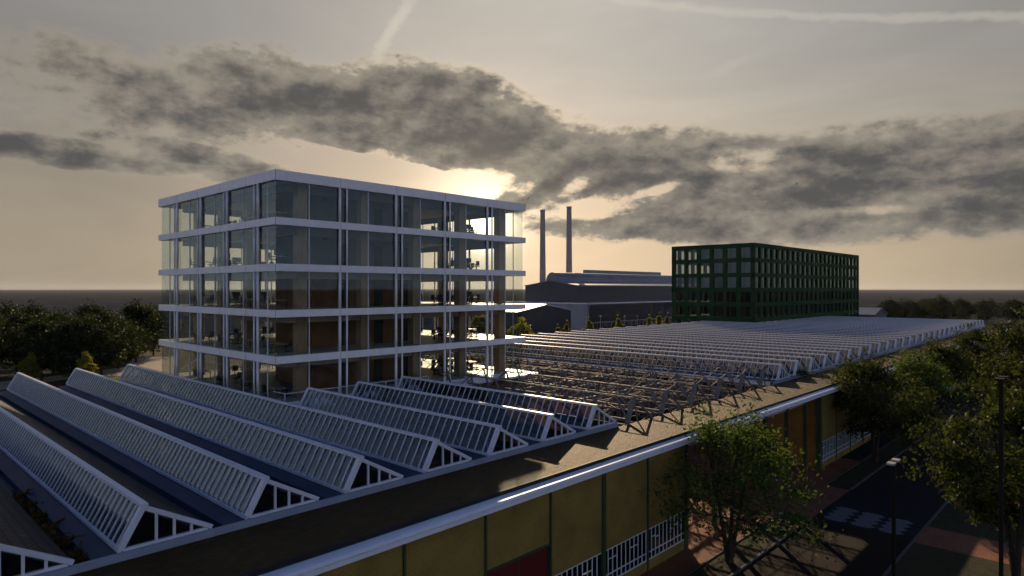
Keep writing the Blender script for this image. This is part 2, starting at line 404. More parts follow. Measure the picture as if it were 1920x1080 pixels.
for (a, b) in ((-20, 49.9), (59.4, 260)):
    sheet('grass_strip', rect(a, b, 17.0, 18.85), .030, M['lawn'])
    struct('kerb', MB().box(a, b, 16.85, 17.0, 0, .13), M['kerb'])
    struct('kerb', MB().box(a, b, 18.85, 18.95, 0, .10), M['kerb'])
struct('kerb', MB().box(-20, 260, 10.35, 10.5, 0, .09), M['kerb'])
pp = [gpt(-60, 722), gpt(-60, 742), gpt(60, 721), gpt(140, 709), gpt(330, 700), gpt(330, 668), gpt(250, 671), gpt(238, 688), gpt(134, 701), gpt(40, 712)]
sheet('pale_path', pp, .010, M['palepath'])
sheet('distant_path', [gpt(240, 655), gpt(330, 640), gpt(330, 634), gpt(262, 642)], .010, M['palepath'])
sheet('planting_bed', [gpt(60, 726), gpt(140, 711), gpt(240, 705), gpt(200, 735), gpt(60, 760)], .008, M['soilbed'])

# zigzag teeth painted across the lane
def zig(y0):
    mb = MB(); w = 1.25; n = 4; x0, x1 = 50.7, 54.3; L = (x1-x0)/n
    left = []; right = []
    for i in range(n):
        left += [(x0+i*L, y0), (x0+i*L+L*.5, y0-.45)]; right += [(x0+i*L, y0+w*.72), (x0+i*L+L*.5, y0+w)]
    left.append((x1, y0)); right.append((x1, y0+w*.72))
    p = left+right[::-1]; mb.v = [(x, y, .013) for x, y in p]; k = len(left)
    mb.f = [(i, i+1, 2*k-2-i, 2*k-1-i) for i in range(k-1)]
    return mb
for y0, lb in ((15.2, 'beside the forecourt kerb'), (13.4, 'in the middle of the lane'), (11.6, 'beside the lamp post verge')):
    o = link('zigzag_marking', zig(y0).mesh('zigzag_marking'), M['paint'])
    tag(o, 'white zigzag toothed patch painted on the road '+lb, 'road marking', 'zigzag patches painted on the road')

# ------------------------------------------------------------------ market hall with sawtooth skylights
Y0 = 25.1; PITCH = 4.45; ROOF = 7.6; CURB = 7.85; APEX = 9.28
hall = thing('market_hall', 'long low yellow brick hall under rows of white sawtooth skylights', 'hall', (38, 40, 0))
def rowx(n): return 15.86+PITCH*n
RUN, TIP = .86, 3.25
def sky_meshes(y1, tiled, far=False):
    L = y1-Y0; out = {}; bs = .5 if tiled else .6
    b = MB()                                                     # kerb and flat gutter deck between the rows
    b.prism([(0,CURB-.02),(-.62,CURB-.16),(-.64,CURB-.42),(-(PITCH-TIP),CURB-.44),(-(PITCH-TIP),CURB-.5),(0,CURB-.5)], 1, Y0, y1)
    b.box(0.0, .14, Y0, y1, ROOF-.1, CURB)
    b.box(TIP-.12, TIP, Y0+.16, y1, ROOF-.1, CURB-.03)
    out['deck'] = b.mesh('skylight')
    b = MB()                                                     # end kerb under the gable
    b.box(-(PITCH-TIP)-.02, TIP-.01, Y0-.14, Y0-.004, ROOF-.02, CURB+.015)
    out['kerb'] = b.mesh('end_kerb'); b = MB()
    for yy in (Y0, y1):
        s = .06
        if yy == y1: out['gable'] = b.mesh('gable_frame'); b = MB()
        b.beam((.12, yy+s, CURB+.10), (RUN, yy+s, APEX), .16, .26, (0,1,0))
        b.beam((RUN, yy+s, APEX-.06), (TIP-.05, yy+s, CURB+.08), .16, .16, (0,1,0))
        b.box(.2, TIP-.2, yy-.02, yy+.13, CURB+.02, CURB+.12)
        for i in (1, 2, 3):
            x = RUN+(TIP-RUN)*(i/4-.08); z = APEX-(APEX-CURB)*(x-RUN)/(TIP-RUN)-.1
            b.box(x-.045, x+.045, yy+.0, yy+.10, CURB+.12, z)
    out['gable_back'] = b.mesh('gable_frame')
    b = MB()                                                     # ridge, sill and the glazing bars of the steep side
    b.beam((RUN, Y0-.1, APEX+.03), (RUN, y1, APEX+.03), .22, .13)
    b.beam((.10, Y0, CURB+.06), (.10, y1, CURB+.06), .12, .12)
    n = int(L/bs)
    for i in range(1, n+1):
        y = Y0+i*L/(n+.0)-.02
        if y < y1-.1: b.beam((.12, y, CURB+.10), (RUN-.04, y, APEX-.02), *((.036, .05) if far else (.056, .06)), (0,1,0))
    out['bars'] = b.mesh('glazing_bars')
    b = MB(); nx, nz = .857, -.515                               # steep pane
    p0, p1 = Vector((.15, 0, CURB+.10)), Vector((RUN+.0, 0, APEX-.05)); off = Vector((.012, 0, -.007))
    b.prism([((p0-off).x, (p0-off).z), ((p1-off).x, (p1-off).z), ((p1+off).x, (p1+off).z), ((p0+off).x, (p0+off).z)], 1, Y0+.14, y1-.05)
    b.prism([(.32, CURB+.13), (TIP-.4, CURB+.13), (RUN+.02, APEX-.2)], 1, Y0+.045, Y0+.06)
    out['glass'] = b.mesh('glass_pane')
    b = MB()
    b.prism([(RUN+.08, APEX-.06), (RUN+.08, APEX-.12), (TIP-.1, CURB-.01), (TIP-.02, CURB+.02)], 1, Y0+.16, y1-.16)
    out['slope'] = b.mesh('roof_slope')
    b = MB()                                                     # timber truss standing behind the steep glass
    k = max(1, int(round(L/2.4))); st = L/k
    for i in range(k):
        ya = Y0+.3+i*st*.99; yb = ya+st*.97
        b.beam((.42, ya, CURB+.02), (RUN+.12, (ya+yb)/2, APEX-.22), .10, .14)
        b.beam((RUN+.12, (ya+yb)/2, APEX-.22), (.42, yb, CURB+.02), .10, .14)
        b.beam((RUN+.1, ya, APEX-.24), (TIP-.2, ya, CURB-.02), .12, .12)
    b.beam((.42, Y0+.2, CURB-.02), (.42, y1-.1, CURB-.02), .14, .14)
    out['truss'] = b.mesh('roof_truss')
    return out
SK = {}
def skylight(n, y1, tiled, label):
    key = (y1, tiled, n < 2, n > 10)
    if key not in SK:
        SK[key] = sky_meshes(y1, tiled, n > 10)
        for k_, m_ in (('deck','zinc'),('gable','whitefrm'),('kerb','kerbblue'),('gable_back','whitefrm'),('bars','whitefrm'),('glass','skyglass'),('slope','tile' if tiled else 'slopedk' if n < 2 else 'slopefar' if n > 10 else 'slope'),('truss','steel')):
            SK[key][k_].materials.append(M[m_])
    s = SK[key]; x = rowx(n)
    d = part('skylight', s['deck'], None, hall, label, (x,0,0)); d['group'] = 'sawtooth skylight rows on the hall roof'
    for nm, k_ in (('gable_frame','gable'),('end_kerb','kerb'),('gable_frame','gable_back'),('glazing_bars','bars'),('glass_pane','glass'),('roof_slope','slope'),('roof_truss','truss')):
        part(nm, s[k_], None, d, None, (x,0,0))
labs = {-3:'skylight row cut off by the lower left corner, only its gable tip showing', -2:'long skylight row starting at the left edge, dark tiles behind it',
        -1:'long skylight row with the pale path just beyond its far end', 0:'long skylight row, second one out from the glass tower', 1:'long skylight row running right along the glass tower',
        2:'short skylight row whose far end stands by the terrace rail', 3:'short skylight row between two others in front of the tower', 4:'short skylight row bordering the open lattice trusses'}
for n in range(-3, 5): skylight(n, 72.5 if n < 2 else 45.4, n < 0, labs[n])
for n in range(11, 40):
    skylight(n, 72.5 if n < 29 else 60.5, False, ORD[n-11]+' skylight row of the far run counted from the open trusses')
# roof strip, gutter, soffit
part('planted_roof', MB().box(-12, 196, 20.95, Y0-.15, 7.2, ROOF), M['roofgreen'], hall, 'flat brownish planted roof strip beside the skylight gables')
part('roof_upstand', MB().box(-12, 196, 20.80, 20.945, 7.2, ROOF+.04), M['black'], hall)
g = MB(); prof = [(20.79,7.46),(20.52,7.435),(20.30,7.42),(20.22,7.37),(20.21,7.32),(20.28,7.30),(20.28,7.27),(20.23,7.26),(20.23,7.08),(20.79,7.08)]
g.prism(prof, 0, -12, 196)
part('gutter', g, M['gutter'], hall, 'long pale metal gutter edging the planted roof')
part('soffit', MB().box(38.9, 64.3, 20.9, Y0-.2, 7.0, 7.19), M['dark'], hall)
# walls and floors
PX = [15.94+4.52*k for k in range(-5, 6)]; PX[-1] = 38.7
FY = 20.93
def facade(x0, x1, kind):
    w = MB(); wy0, wy1 = FY, FY+.3
    if kind == 'blank': w.box(x0, x1, wy0, wy1, 0, 7.08)
    elif kind == 'door': w.box(x0, x1, wy0, wy1, 4.2, 7.08)
    else:
        w.box(x0, x1, wy0, wy1, 2.48, 7.08); w.box(x0, x1, wy0, wy1, 0, .57)
    o = part('wall_panel', w, M['yellow'], hall)
    if kind == 'door':
        d = part('door', MB().box(x0+.08, x1-.08, FY+.08, FY+.2, .02, 4.19), M['red'], hall, 'wide dark red door in the yellow wall')
        part('door_frame', MB().box(x0, x1, FY-.03, FY+.07, 4.12, 4.24), M['dkgreen'], d)
        part('door_leaf_joint', MB().box((x0+x1)/2-.03, (x0+x1)/2+.03, FY+.06, FY+.085, .02, 4.1), M['dkgreen'], d)
    if kind == 'win':
        b = MB(); ya, yb = FY+.02, FY+.10; za, zb = .575, 2.475; L = x1-x0
        b.box(x0, x1, ya, yb, zb-.07, zb); b.box(x0, x1, ya, yb, za, za+.07); b.box(x0, x1, ya+.004, yb-.004, za+.44, za+.50)
        n = 10; rr = random.Random(int(x0*10))
        for i in range(n+1):
            x = x0+.03+(L-.06)*i/n; b.box(x-.03, x+.03, ya+.008, yb-.008, za+.07, zb-.07)
        for i in (1, 2, 6, 7):
            xa = x0+.03+(L-.06)*i/n; zz = za+1.15+.12*rr.choice((0,1)); b.box(xa+.03, xa+(L-.06)/n-.03, ya+.012, yb-.012, zz, zz+.06)
        f = part('window_frame', b, M['whitefrm'], hall)
        part('glass_pane', MB().box(x0, x1, FY+.055, FY+.07, za+.02, zb-.02), M['winglass'], f)
for i in range(len(PX)-1):
    k = {7:'door'}.get(i, 'win' if i in (8, 9) else 'blank')
    k = {6:'door', 7:'win', 8:'win', 9:'win'}.get(i, 'blank')
    facade(PX[i]+.06, PX[i+1]-.06, k)
for i, x in enumerate(PX):
    w = .16 if i == 8 else .055
    if i == len(PX)-1: w = .2
    part('facade_post', MB().box(x-w, x+w, FY-.08, FY+.34, 0, 7.07), M['dkgreen'], hall)
P2 = [64.3+4.45*k for k in range(30)]
for i in range(len(P2)-1): facade(P2[i]+.06, P2[i+1]-.06, 'win' if i % 5 != 4 else 'blank')
for i, x in enumerate(P2):
    w = .18 if i % 3 == 0 else .06
    part('facade_post', MB().box(x-w, x+w, FY-.08, FY+.34, 0, 7.07), M['dkgreen'], hall)
for k in range(1, 6):
    x = 39.3+4.5*k
    part('canopy_post', MB().box(x-.14, x+.14, 21.3, 21.6, 0, 6.99), M['dkgreen'], hall)
    part('tie_rod', MB().beam((x-4.3, 21.45, 6.4), (x-.15, 21.45, 6.4), .05), M['whitefrm'], hall)
e = MB(); e.box(64.45, 64.75, 21.28, 28.2, 0, 7.0)
part('end_wall', e, M['orange'], hall, 'orange brick end wall beside the forecourt')
e = MB(); e.box(64.5, 64.72, 28.3, 72.4, 0, 1.0); e.box(64.5, 64.72, 28.3, 72.4, 3.4, 6.7)
for k in range(9): e.box(64.5, 64.72, 28.3+k*5.4, 29.5+k*5.4, 1.0, 3.4)
part('courtyard_wall', e, M['hallwall'], hall)
part('courtyard_fascia', MB().box(63.2, 64.5, Y0+.2, 72.4, 7.45, 7.75), M['white'], hall, 'broad white ledge below the first far skylight row')
part('courtyard_wall', MB().box(38.6, 38.8, 21.3, 45.4, 0, 7.4), M['hallwall'], hall)
for bb in ((-12, 24, 72.52, 72.8), (64.8, 146, 72.52, 72.8), (192.9, 193.1, 21.3, 60.4), (-12, -11.8, 21.3, 72.5)):
    part('rear_wall', MB().box(*bb, 0, 7.3), M['hallwall'], hall)
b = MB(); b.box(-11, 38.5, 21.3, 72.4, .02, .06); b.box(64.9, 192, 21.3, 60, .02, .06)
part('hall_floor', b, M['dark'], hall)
b = MB(); b.box(-12, rowx(-3)-1.25, Y0-.1, 72.5, 7.3, CURB-.42)
part('flat_roof', b, M['zinc'], hall)
# open trusses between the two halls
def open_truss(n):
    x = rowx(n); y1 = 46.2 if x+TIP < 53.5 else 72.0; b = MB(); r = random.Random(n)
    b.beam((x+RUN, Y0, APEX), (x+RUN, y1, APEX), .08); b.beam((x+.1, Y0, CURB), (x+.1, y1, CURB), .11, .14); b.beam((x+TIP, Y0, CURB), (x+TIP, y1, CURB), .07)
    k = int((y1-Y0)/2.7); st = (y1-Y0)/k
    for i in range(k+1):
        y = Y0+i*st
        if i < k:
            b.beam((x+.1, y, CURB), (x+RUN, y+st/2, APEX), .12, .12); b.beam((x+RUN, y+st/2, APEX), (x+.1, y+st, CURB), .09, .09)
        if i % 2 == 0 and i:
            b.beam((x+RUN, y, APEX), (x+TIP, y, CURB), .055); b.beam((x+.1, y, CURB-.02), (x+TIP, y, CURB-.02), .05)
            b.beam((x+.1, y, CURB), (x+1.6, y+st, CURB-1.5), .06); b.beam((x+TIP, y, CURB), (x+1.6, y+st, CURB-1.5), .05)
    b.beam((x+1.6, Y0, CURB-1.5), (x+1.6, y1, CURB-1.5), .07)
    for i in range(k):
        y = Y0+i*st; u = r.uniform(-.2, .2)
        b.beam((x+.1, y, CURB), (x+1.6, y+st*.5, CURB-1.5), .05); b.beam((x+1.6, y+st*.5, CURB-1.5), (x+.1, y+st, CURB), .05)
        b.beam((x+TIP, y, CURB), (x+1.6, y+st*.5, CURB-1.5), .05); b.beam((x+1.6, y+st*.5, CURB-1.5), (x+TIP, y+st, CURB), .05)
        b.beam((x+1.6, y+st*.5, CURB-1.5), (x+1.6+PITCH, y+st*(.5+u), CURB-1.5), .04)
        b.beam((x+TIP, y, CURB), (x+PITCH+.1, y+st*(.5+u), CURB), .05)
        if i % 2: b.beam((x+RUN, y+st*.5, APEX), (x+1.6, y+st*.5, CURB-1.5), .05)
    b.beam((x+.05, Y0, ROOF), (x+RUN, Y0, APEX), .13, .34, (0,1,0)); b.beam((x+RUN, Y0+.01, APEX), (x+TIP, Y0+.01, ROOF+.05), .10, .13, (0,1,0))
    b.beam((x+RUN, Y0-.02, APEX), (x+RUN+.5, Y0-.02, ROOF), .08)
    part('open_truss', b, M['steel'], hall, ORD[n-5]+' bare steel sawtooth truss counted from the glazed near rows')
for n in range(5, 11): open_truss(n)
for y in (33.6, 41.0, 50.0, 58.0, 66.0):
    x0 = 38.9 if y < 47 else 54
    b = MB(); b.beam((x0, y, CURB-.35), (64.4, y, CURB-.35), .18, .24); b.beam((x0, y, CURB-1.7), (64.4, y, CURB-1.7), .12)
    k = 12 if x0 < 40 else 5; st = (64.4-x0)/k
    for i in range(k):
        xa = x0+i*st; b.beam((xa, y+.01, CURB-.35), (xa+st/2, y, CURB-1.7), .08); b.beam((xa+st/2, y, CURB-1.7), (xa+st, y+.01, CURB-.35), .08)
    part('cross_girder', b, M['steel'], hall)
    for x in ((46.9, 55.8) if y < 47 else (58.5,)):
        part('steel_column', MB().box(x-.14, x+.14, y-.14, y+.14, 0, CURB-1.77), M['steel'], hall)

# ------------------------------------------------------------------ glass tower
TX0, TX1, TY0, TY1 = 24.2, 53.1, 48.0, 73.3
LV = [7.92, 11.60, 15.22, 18.84, 22.46, 26.15]          # floor tops, last is the roof
tower = thing('glass_tower', 'five storey glass office tower with white slab edges', 'building', (38, 60, 0))
for i, z in enumerate(LV):
    h = .80 if i == 5 else (.34 if i == 0 else .58)
    edge = MB(); t = .45
    edge.box(TX0, TX1, TY0, TY0+t, z-h, z); edge.box(TX0, TX1, TY1-t, TY1, z-h, z)
    edge.box(TX0, TX0+t, TY0+t, TY1-t, z-h, z); edge.box(TX1-t, TX1, TY0+t, TY1-t, z-h, z)
    if i == 0: edge.box(TX0, TX1, 46.0, TY0-.002, z-.3, z-.06)
    s = part('slab_edge', edge, M['white'], tower)
    for k in range(6):
        jx = TX0+.03+(TX1-TX0-.06)*k/5; jy = TY0+.03+(TY1-TY0-.06)*k/5
        if i: part('panel_joint', MB().box(jx-.014, jx+.014, TY0-.004, TY0+.01, z-h+.01, z-.01), M['corewall'], s)
        if i and k: part('panel_joint', MB().box(TX0-.004, TX0+.01, jy-.014, jy+.014, z-h+.01, z-.01), M['corewall'], s)
    if i == 5:
        part('roof_deck', MB().box(TX0+t, TX1-t, TY0+t, TY1-t, z-.3, z-.12), M['zinc'], s)
        part('soffit', MB().box(TX0+t, TX1-t, TY0+t, TY1-t, z-h+.1, z-.301), M['soffit'], s)
    else:
        part('floor_deck', MB().box(TX0+t, TX1-t, TY0+t, TY1-t, z-.15, z-.02), M['floor'], s)
        part('soffit', MB().box(TX0+t, TX1-t, TY0+t, TY1-t, z-h+.06, z-.151), M['soffit'], s)
    if i > 0:
        d = MB(); q = 1.75; bz0, bz1 = z-h-.55, z-h+.058
        d.box(TX0+q, TX1-q, TY0+q, TY0+q+.4, bz0, bz1); d.box(TX0+q, TX1-q, TY1-q-.4, TY1-q, bz0, bz1)
        d.box(TX0+q, TX0+q+.4, TY0+q+.4, TY1-q-.4, bz0, bz1); d.box(TX1-q-.4, TX1-q, TY0+q+.4, TY1-q-.4, bz0, bz1)
        part('edge_beam', d, M['corewall'] if i > 3 else M['soffit'], s)
part('plinth', MB().box(TX0+1, TX1-.6, TY0+.6, TY1-.5, 0, 7.5), M['hallwall'], tower)
COLX = [27.4, 33.5, 39.3, 45.2, 51.0]; COLY = [50.0, 59.3, 65.0, 71.0]
core = (30.4, 42.4, 53.3, 60.2)
for x in COLX:
    for y in COLY:
        if core[0]-1 < x < core[1]+1 and core[2]-1 < y < core[3]+1: continue
        if x == 45.2 and y in (65.0,): continue
        b = MB()
        for j in range(5): b.box(x-.42, x+.42, y-.42, y+.42, LV[j], LV[j+1]-.6)
        part('column', b, M['column'], tower)
for j in range(5):
    z0, z1 = LV[j]-.01, LV[j+1]-.5
    c = part('core_wall', MB().box(core[0], core[1], core[2], core[3], z0, z1), M['corewall'] if j > 2 else M['corewood_glow'], tower)
    b = MB()
    for xx in (33.2, 37.0, 40.2): b.box(xx, xx+1.0, core[2]-.03, core[2]+.02, z0+.02, z0+2.2)
    for xx in (31.4, 35.2): b.box(xx, xx+.5, core[2]-.04, core[2]+.02, z0+2.45, z0+2.75)
    part('door', b, M['dark'], c)
    b = MB()
    for xx in (28.5, 31.5, 34.5, 37.5, 46.5, 49.5):
        for yy in (51.6,): b.box(xx-.6, xx+.6, yy-.15, yy+.15, z1-.2, z1-.12)
    for yy in (56, 62, 68):
        for xx in (28.4, 31.4, 46.6, 49.6):
            if not (core[0]-.7 < xx < core[1]+.7 and yy < 61): b.box(xx-.15, xx+.15, yy-.6, yy+.6, z1-.2, z1-.12)
    part('ceiling_light', b, M['white'], tower)
# wall of meeting rooms deep inside on the upper floors
GI = .22
def postseg(x, y, r):
    b = MB()
    for j in range(5): b.tube([(x, y, LV[j]+.002), (x, y, LV[j+1]-(.80 if j == 4 else .58)-.002)], r, 8)
    return b
BX = (TX1-TX0)/5; BYs = [TY0, 51.1, 56.9, 62.6, 68.4, TY1]
BXs = [TX0+BX*k for k in range(6)]
for k in range(1, 5):
    for (dx_, r) in ((0, .12), (.68, .085)):
        part('mullion_post', postseg(BXs[k]+dx_, TY0+.11, r), M['white'], tower, None, (0,0,0), True)
        part('mullion_post', postseg(TX0+.11, BYs[k]+dx_, r), M['white'], tower, None, (0,0,0), True)
        part('mullion_post', postseg(BXs[k]+dx_, TY1-.11, r), M['white'], tower, None, (0,0,0), True)
        part('mullion_post', postseg(TX1-.11, BYs[k]+dx_, r), M['white'], tower, None, (0,0,0), True)
def pane(a0, a1, side, j):
    z0, z1 = LV[j]+.002, LV[j+1]-(.80 if j == 4 else .58)-.002
    b = MB(); f = MB(); mid = (a0+a1)/2; a0 += .01; a1 -= .01
    if side in 'SN':
        y = TY0+GI if side == 'S' else TY1-GI
        b.box(a0, a1, y, y+.025, z0, z1); f.box(mid-.03, mid+.03, y-.03, y+.05, z0, z1)
    else:
        x = TX0+GI if side == 'W' else TX1-GI
        b.box(x, x+.025, a0, a1, z0, z1); f.box(x-.03, x+.05, mid-.03, mid+.03, z0, z1)
    o = part('glass_pane', b, M['glass'], tower); part('glazing_bar', f, M['whitefrm'], o)
for j in range(5):
    for k in range(5):
        ax = (BXs[k]+(GI+.04 if k == 0 else 0), BXs[k+1]-(GI+.04 if k == 4 else 0))
        ay = (BYs[k]+(GI+.04 if k == 0 else 0), BYs[k+1]-(GI+.04 if k == 4 else 0))
        pane(*ax, 'S', j); pane(*ay, 'W', j); pane(*ax, 'N', j); pane(*ay, 'E', j)
# terrace rail before the tower
rail = thing('terrace_railing', 'low white railing along the terrace at the foot of the tower', 'railing', (36, 46.2, 7.86))
b = MB(); b.beam((24.1, 46.25, 8.95), (38, 46.25, 8.95), .06); b.beam((24.1, 46.25, 8.95), (24.1, 48.0, 8.95), .06)
for x in (24.1, 28.7, 33.3, 38): b.box(x-.03, x+.03, 46.22, 46.28, 7.86, 8.92)
part('rail', b, M['whitefrm'], rail)

# furniture and people in the tower
def desk_proto():
    t = thing('desk', 'x', 'table')
    part('table_top', MB().box(-.9, .9, -.45, .45, .72, .76), M['desk'], t)
    for sx in (-.82, .82):
        for sy in (-.38, .38): part('leg', MB().box(sx-.025, sx+.025, sy-.025, sy+.025, 0, .719), M['chair'], t)
    return t
def chair_proto():
    t = thing('office_chair', 'x', 'chair')
    part('seat', MB().box(-.25, .25, -.25, .25, .43, .50), M['chair'], t)
    part('backrest', MB().box(-.25, .25, .22, .28, .56, 1.02), M['chair'], t)
    part('backrest_stem', MB().box(-.04, .04, .205, .245, .50, .60), M['chair'], t)
    for sx in (-.29, .29): part('armrest', MB().beam((sx, -.15, .68), (sx, .2, .68), .05).beam((sx, .2, .66), (sx, .2, .45), .04), M['chair'], t)
    st = MB().tube([(0,0,.08),(0,0,.43)], .035, 6)
    for a in range(5): st.beam((0,0,.08), (.28*math.cos(a*1.257), .28*math.sin(a*1.257), .04), .04)
    part('swivel_base', st, M['chair'], t)
    return t
def monitor_proto():
    t = thing('monitor', 'x', 'monitor')
    part('screen', MB().box(-.42, .42, -.02, .02, .12, .60), M['chair'], t)
    part('stand', MB().box(-.12, .12, -.1, .1, 0, .02).box(-.03, .03, -.015, .025, .02, .2), M['chair'], t)
    return t
dp, cp, mp_ = desk_proto(), chair_proto(), monitor_proto(); used = set()
def place(p, x, y, z, rz, label, group):
    o = p if p not in used else copy_tree(p); used.add(p)
    o.location = (x, y, z); o.rotation_euler = (0, 0, rz); o['label'] = label; o['group'] = group
FLN = ['lowest', 'second', 'third', 'fourth', 'top']
rng = random.Random(5)
ZONES = [('left glass wall', [(26.2, 51.6, 1), (26.4, 57.0, 1), (26.5, 62.0, 1), (26.4, 67.5, 1), (30.2, 68.5, 0), (34.0, 70.0, 0)]),
         ('right end', [(44.6, 52.0, 0), (48.0, 51.7, 0), (47.6, 55.6, 0), (50.6, 54.4, 1), (44.8, 57.4, 0), (51.2, 58.6, 1)])]
for j in range(5):
    z = LV[j]-.018
    for zn, spots in ZONES:
        for i, (x, y, r) in enumerate(spots):
            if rng.random() < .12 and j > 0: continue
            rz = (math.pi/2 if r else 0)+rng.uniform(-.05, .05)
            wh = 'by the '+zn+', '+FLN[j]+' floor'
            place(dp, x, y, z, rz, '%s pale table from the front %s' % (ORD[i], wh), 'office tables in the tower')
            for s in (-1, 1):
                for q in (-.45, .45):
                    if rng.random() < .3: continue
                    dx, dy = q, s*.72
                    place(cp, x+dx*math.cos(rz)-dy*math.sin(rz), y+dx*math.sin(rz)+dy*math.cos(rz), z, rz+(0 if s > 0 else math.pi)+rng.uniform(-.3,.3),
                          'dark office chair at the %s table %s' % (ORD[i], wh), 'office chairs at the %s tables, %s floor' % (zn, FLN[j]))
            if j > 1 and rng.random() < .6:
                place(mp_, x, y, z+.761, rz+rng.uniform(-.2,.2), 'dark monitor on the %s table %s' % (ORD[i], wh), 'monitors on the office tables')

def skin_mesh(name, pts, edges, root=0, sub=2):
    me = bpy.data.meshes.new(name); me.from_pydata([p[:3] for p in pts], edges, [])
    o = bpy.data.objects.new(name, me)
    C.objects.link(o)
    sk = o.modifiers.new('skin', 'SKIN'); sk.use_smooth_shade = True
    for i, p in enumerate(pts):
        sv_ = me.skin_vertices[0].data[i]; r = p[3]; sv_.radius = (r, p[4] if len(p) > 4 else r); sv_.use_root = (i == root)
    o.modifiers.new('sub', 'SUBSURF').levels = sub; o.modifiers['sub'].render_levels = sub
    bpy.context.view_layer.update()
    dg = bpy.context.evaluated_depsgraph_get(); m2 = bpy.data.meshes.new_from_object(o.evaluated_get(dg))
    bpy.data.objects.remove(o); bpy.data.meshes.remove(me)
    for p in m2.polygons: p.use_smooth = True
    return m2
def person(x, y, z, rz, label, seated, shirt, legs, group=None):
    t = thing('person', label, 'person', (x, y, z), group)
    hz = .47 if seated else .95
    P = [(0,0,hz,.13,.10),(0,0,hz+.28,.14,.10),(0,.0,hz+.47,.15,.09),(0,0,hz+.55,.055),(0,-.02,hz+.63,.06),(0,-.02,hz+.72,.085,.095),(0,-.02,hz+.80,.06)]
    Ed = [(0,1),(1,2),(2,3),(3,4),(4,5),(5,6)]
    for s in (-1, 1):
        n = len(P)
        P += [(s*.19,0,hz+.47,.055),(s*.23,.02,hz+.22,.042),(s*.22,-.18 if seated else -.05,hz+.10 if seated else hz-.02,.034),(s*.2,-.3 if seated else -.07,hz+.14 if seated else hz-.13,.03)]
        Ed += [(2,n),(n,n+1),(n+1,n+2),(n+2,n+3)]
        n = len(P)
        if seated: P += [(s*.09,-.02,hz,.085),(s*.11,-.44,hz+.03,.06),(s*.11,-.46,.1,.045),(s*.11,-.6,.04,.04)]
        else: P += [(s*.09,0,hz-.04,.085),(s*.10,-.02+s*.08,.5,.06),(s*.10,s*.14,.09,.045),(s*.10,s*.14-.14,.04,.04)]
        Ed += [(0,n),(n,n+1),(n+1,n+2),(n+2,n+3)]
    me = skin_mesh('body', P, Ed)
    for nm in (shirt, legs, 'skin'): me.materials.append(M[nm])
    for p in me.polygons:
        c = p.center; p.material_index = 1 if c.z < hz+.05 and abs(c.x) < .17 else (0 if c.z < hz+.54 and c.z > hz+.02 else 2)
    bo = part('body', me, None, t, None, (x, y, z))
    hb = MB(); n0 = 0
    for i in range(5):
        ph = -.2+i*.42; rr = .098*math.cos(ph); zz = hz+.74+.085*math.sin(ph)
        for k in range(8): hb.v.append((rr*math.cos(k*math.pi/4), .0+rr*math.sin(k*math.pi/4)*1.05, zz))
    for i in range(4):
        for k in range(8): hb.f.append((i*8+k, i*8+(k+1)%8, i*8+8+(k+1)%8, i*8+8+k))
    hb.f.append(tuple(range(32, 40))); hb.f.append(tuple(range(0, 8))[::-1])
    part('hair', hb, M['hair'], t, None, (x, y, z), True)
    t.rotation_euler = (0, 0, rz)
    return t
pw = gpt(60, 716); person(pw[0], pw[1], 0, R(150), 'person in a teal top walking on the pale path by a young tree', False, 'teal', 'navy')
pw = gpt(45, 718); person(pw[0], pw[1], 0, R(160), 'person in a rust red top walking on the pale path', False, 'rust', 'navy')
for (x, y, j, rz, lb) in ((48.4, 52.4, 3, 0, 'person seated at the fourth floor table facing the glass front'), (45.3, 51.3, 3, math.pi, 'person seated with back to the glass front on the fourth floor'),
                         (50.0, 54.9, 4, 1.57, 'person in dark clothes seated near the sun on the top floor'), (47.2, 56.3, 4, 0, 'person seated deep inside the top floor right end'),
                         (45.0, 51.3, 2, math.pi, 'person seated by the glass front on the third floor'), (48.5, 52.4, 2, 0, 'person seated across the third floor table facing the glass front'),
                         (51.9, 58.2, 2, 1.57, 'person seated at the far right table on the third floor')):
    person(x, y, LV[j]-.018, rz, lb, True, 'navy', 'navy')

# ------------------------------------------------------------------ green office block
gx0, gx1, gy0, gy1 = 146.6, 226.0, 62.0, 83.2; GZ = 27.4; ST = 3.44; NF = 7
gb = thing('green_office_block', 'dark green office block with deep gridded window openings', 'building', (186, 72, 0))
def grid_facade(a0, a1, nb, other, axis, pier, nm):
    b = MB(); wb = (a1-a0)/nb; th = .55; o0, o1 = (other, other+th)
    def bx(u0, u1, z0, z1, q=0.0):
        if axis == 'x': b.box(u0, u1, o0+q, o1-q, z0, z1)
        else: b.box(o0+q, o1-q, u0, u1, z0, z1)
    for k in range(nb+1):
        c = a0+k*wb; u0 = max(a0, c-pier/2); u1 = min(a1, c+pier/2); 
        bx(u0, u1, 0, GZ-.9)
    for f in range(NF+1):
        zt = GZ-.0-f*ST; bx(a0, a1, zt-.95 if f else zt-1.0, zt, -.012)
    part('facade_grid', b, M['greenfac'], gb, nm)
    return wb
w1 = grid_facade(gy0+.56, gy1-.56, 6, gx0, 'y', .95, None)
w2 = grid_facade(gx0, gx1, 23, gy0, 'x', .72, None)
grid_facade(gx0, gx1, 23, gy1-.55, 'x', 1.0, None); grid_facade(gy0+.56, gy1-.56, 6, gx1-.55, 'y', .95, None)
b = MB()
for f in range(NF+1): b.box(gx0+.6, gx1-.6, gy0+.6, gy1-.6, GZ-f*ST-.35, GZ-f*ST-.1)
part('floor_slabs', b, M['soffit'], gb)
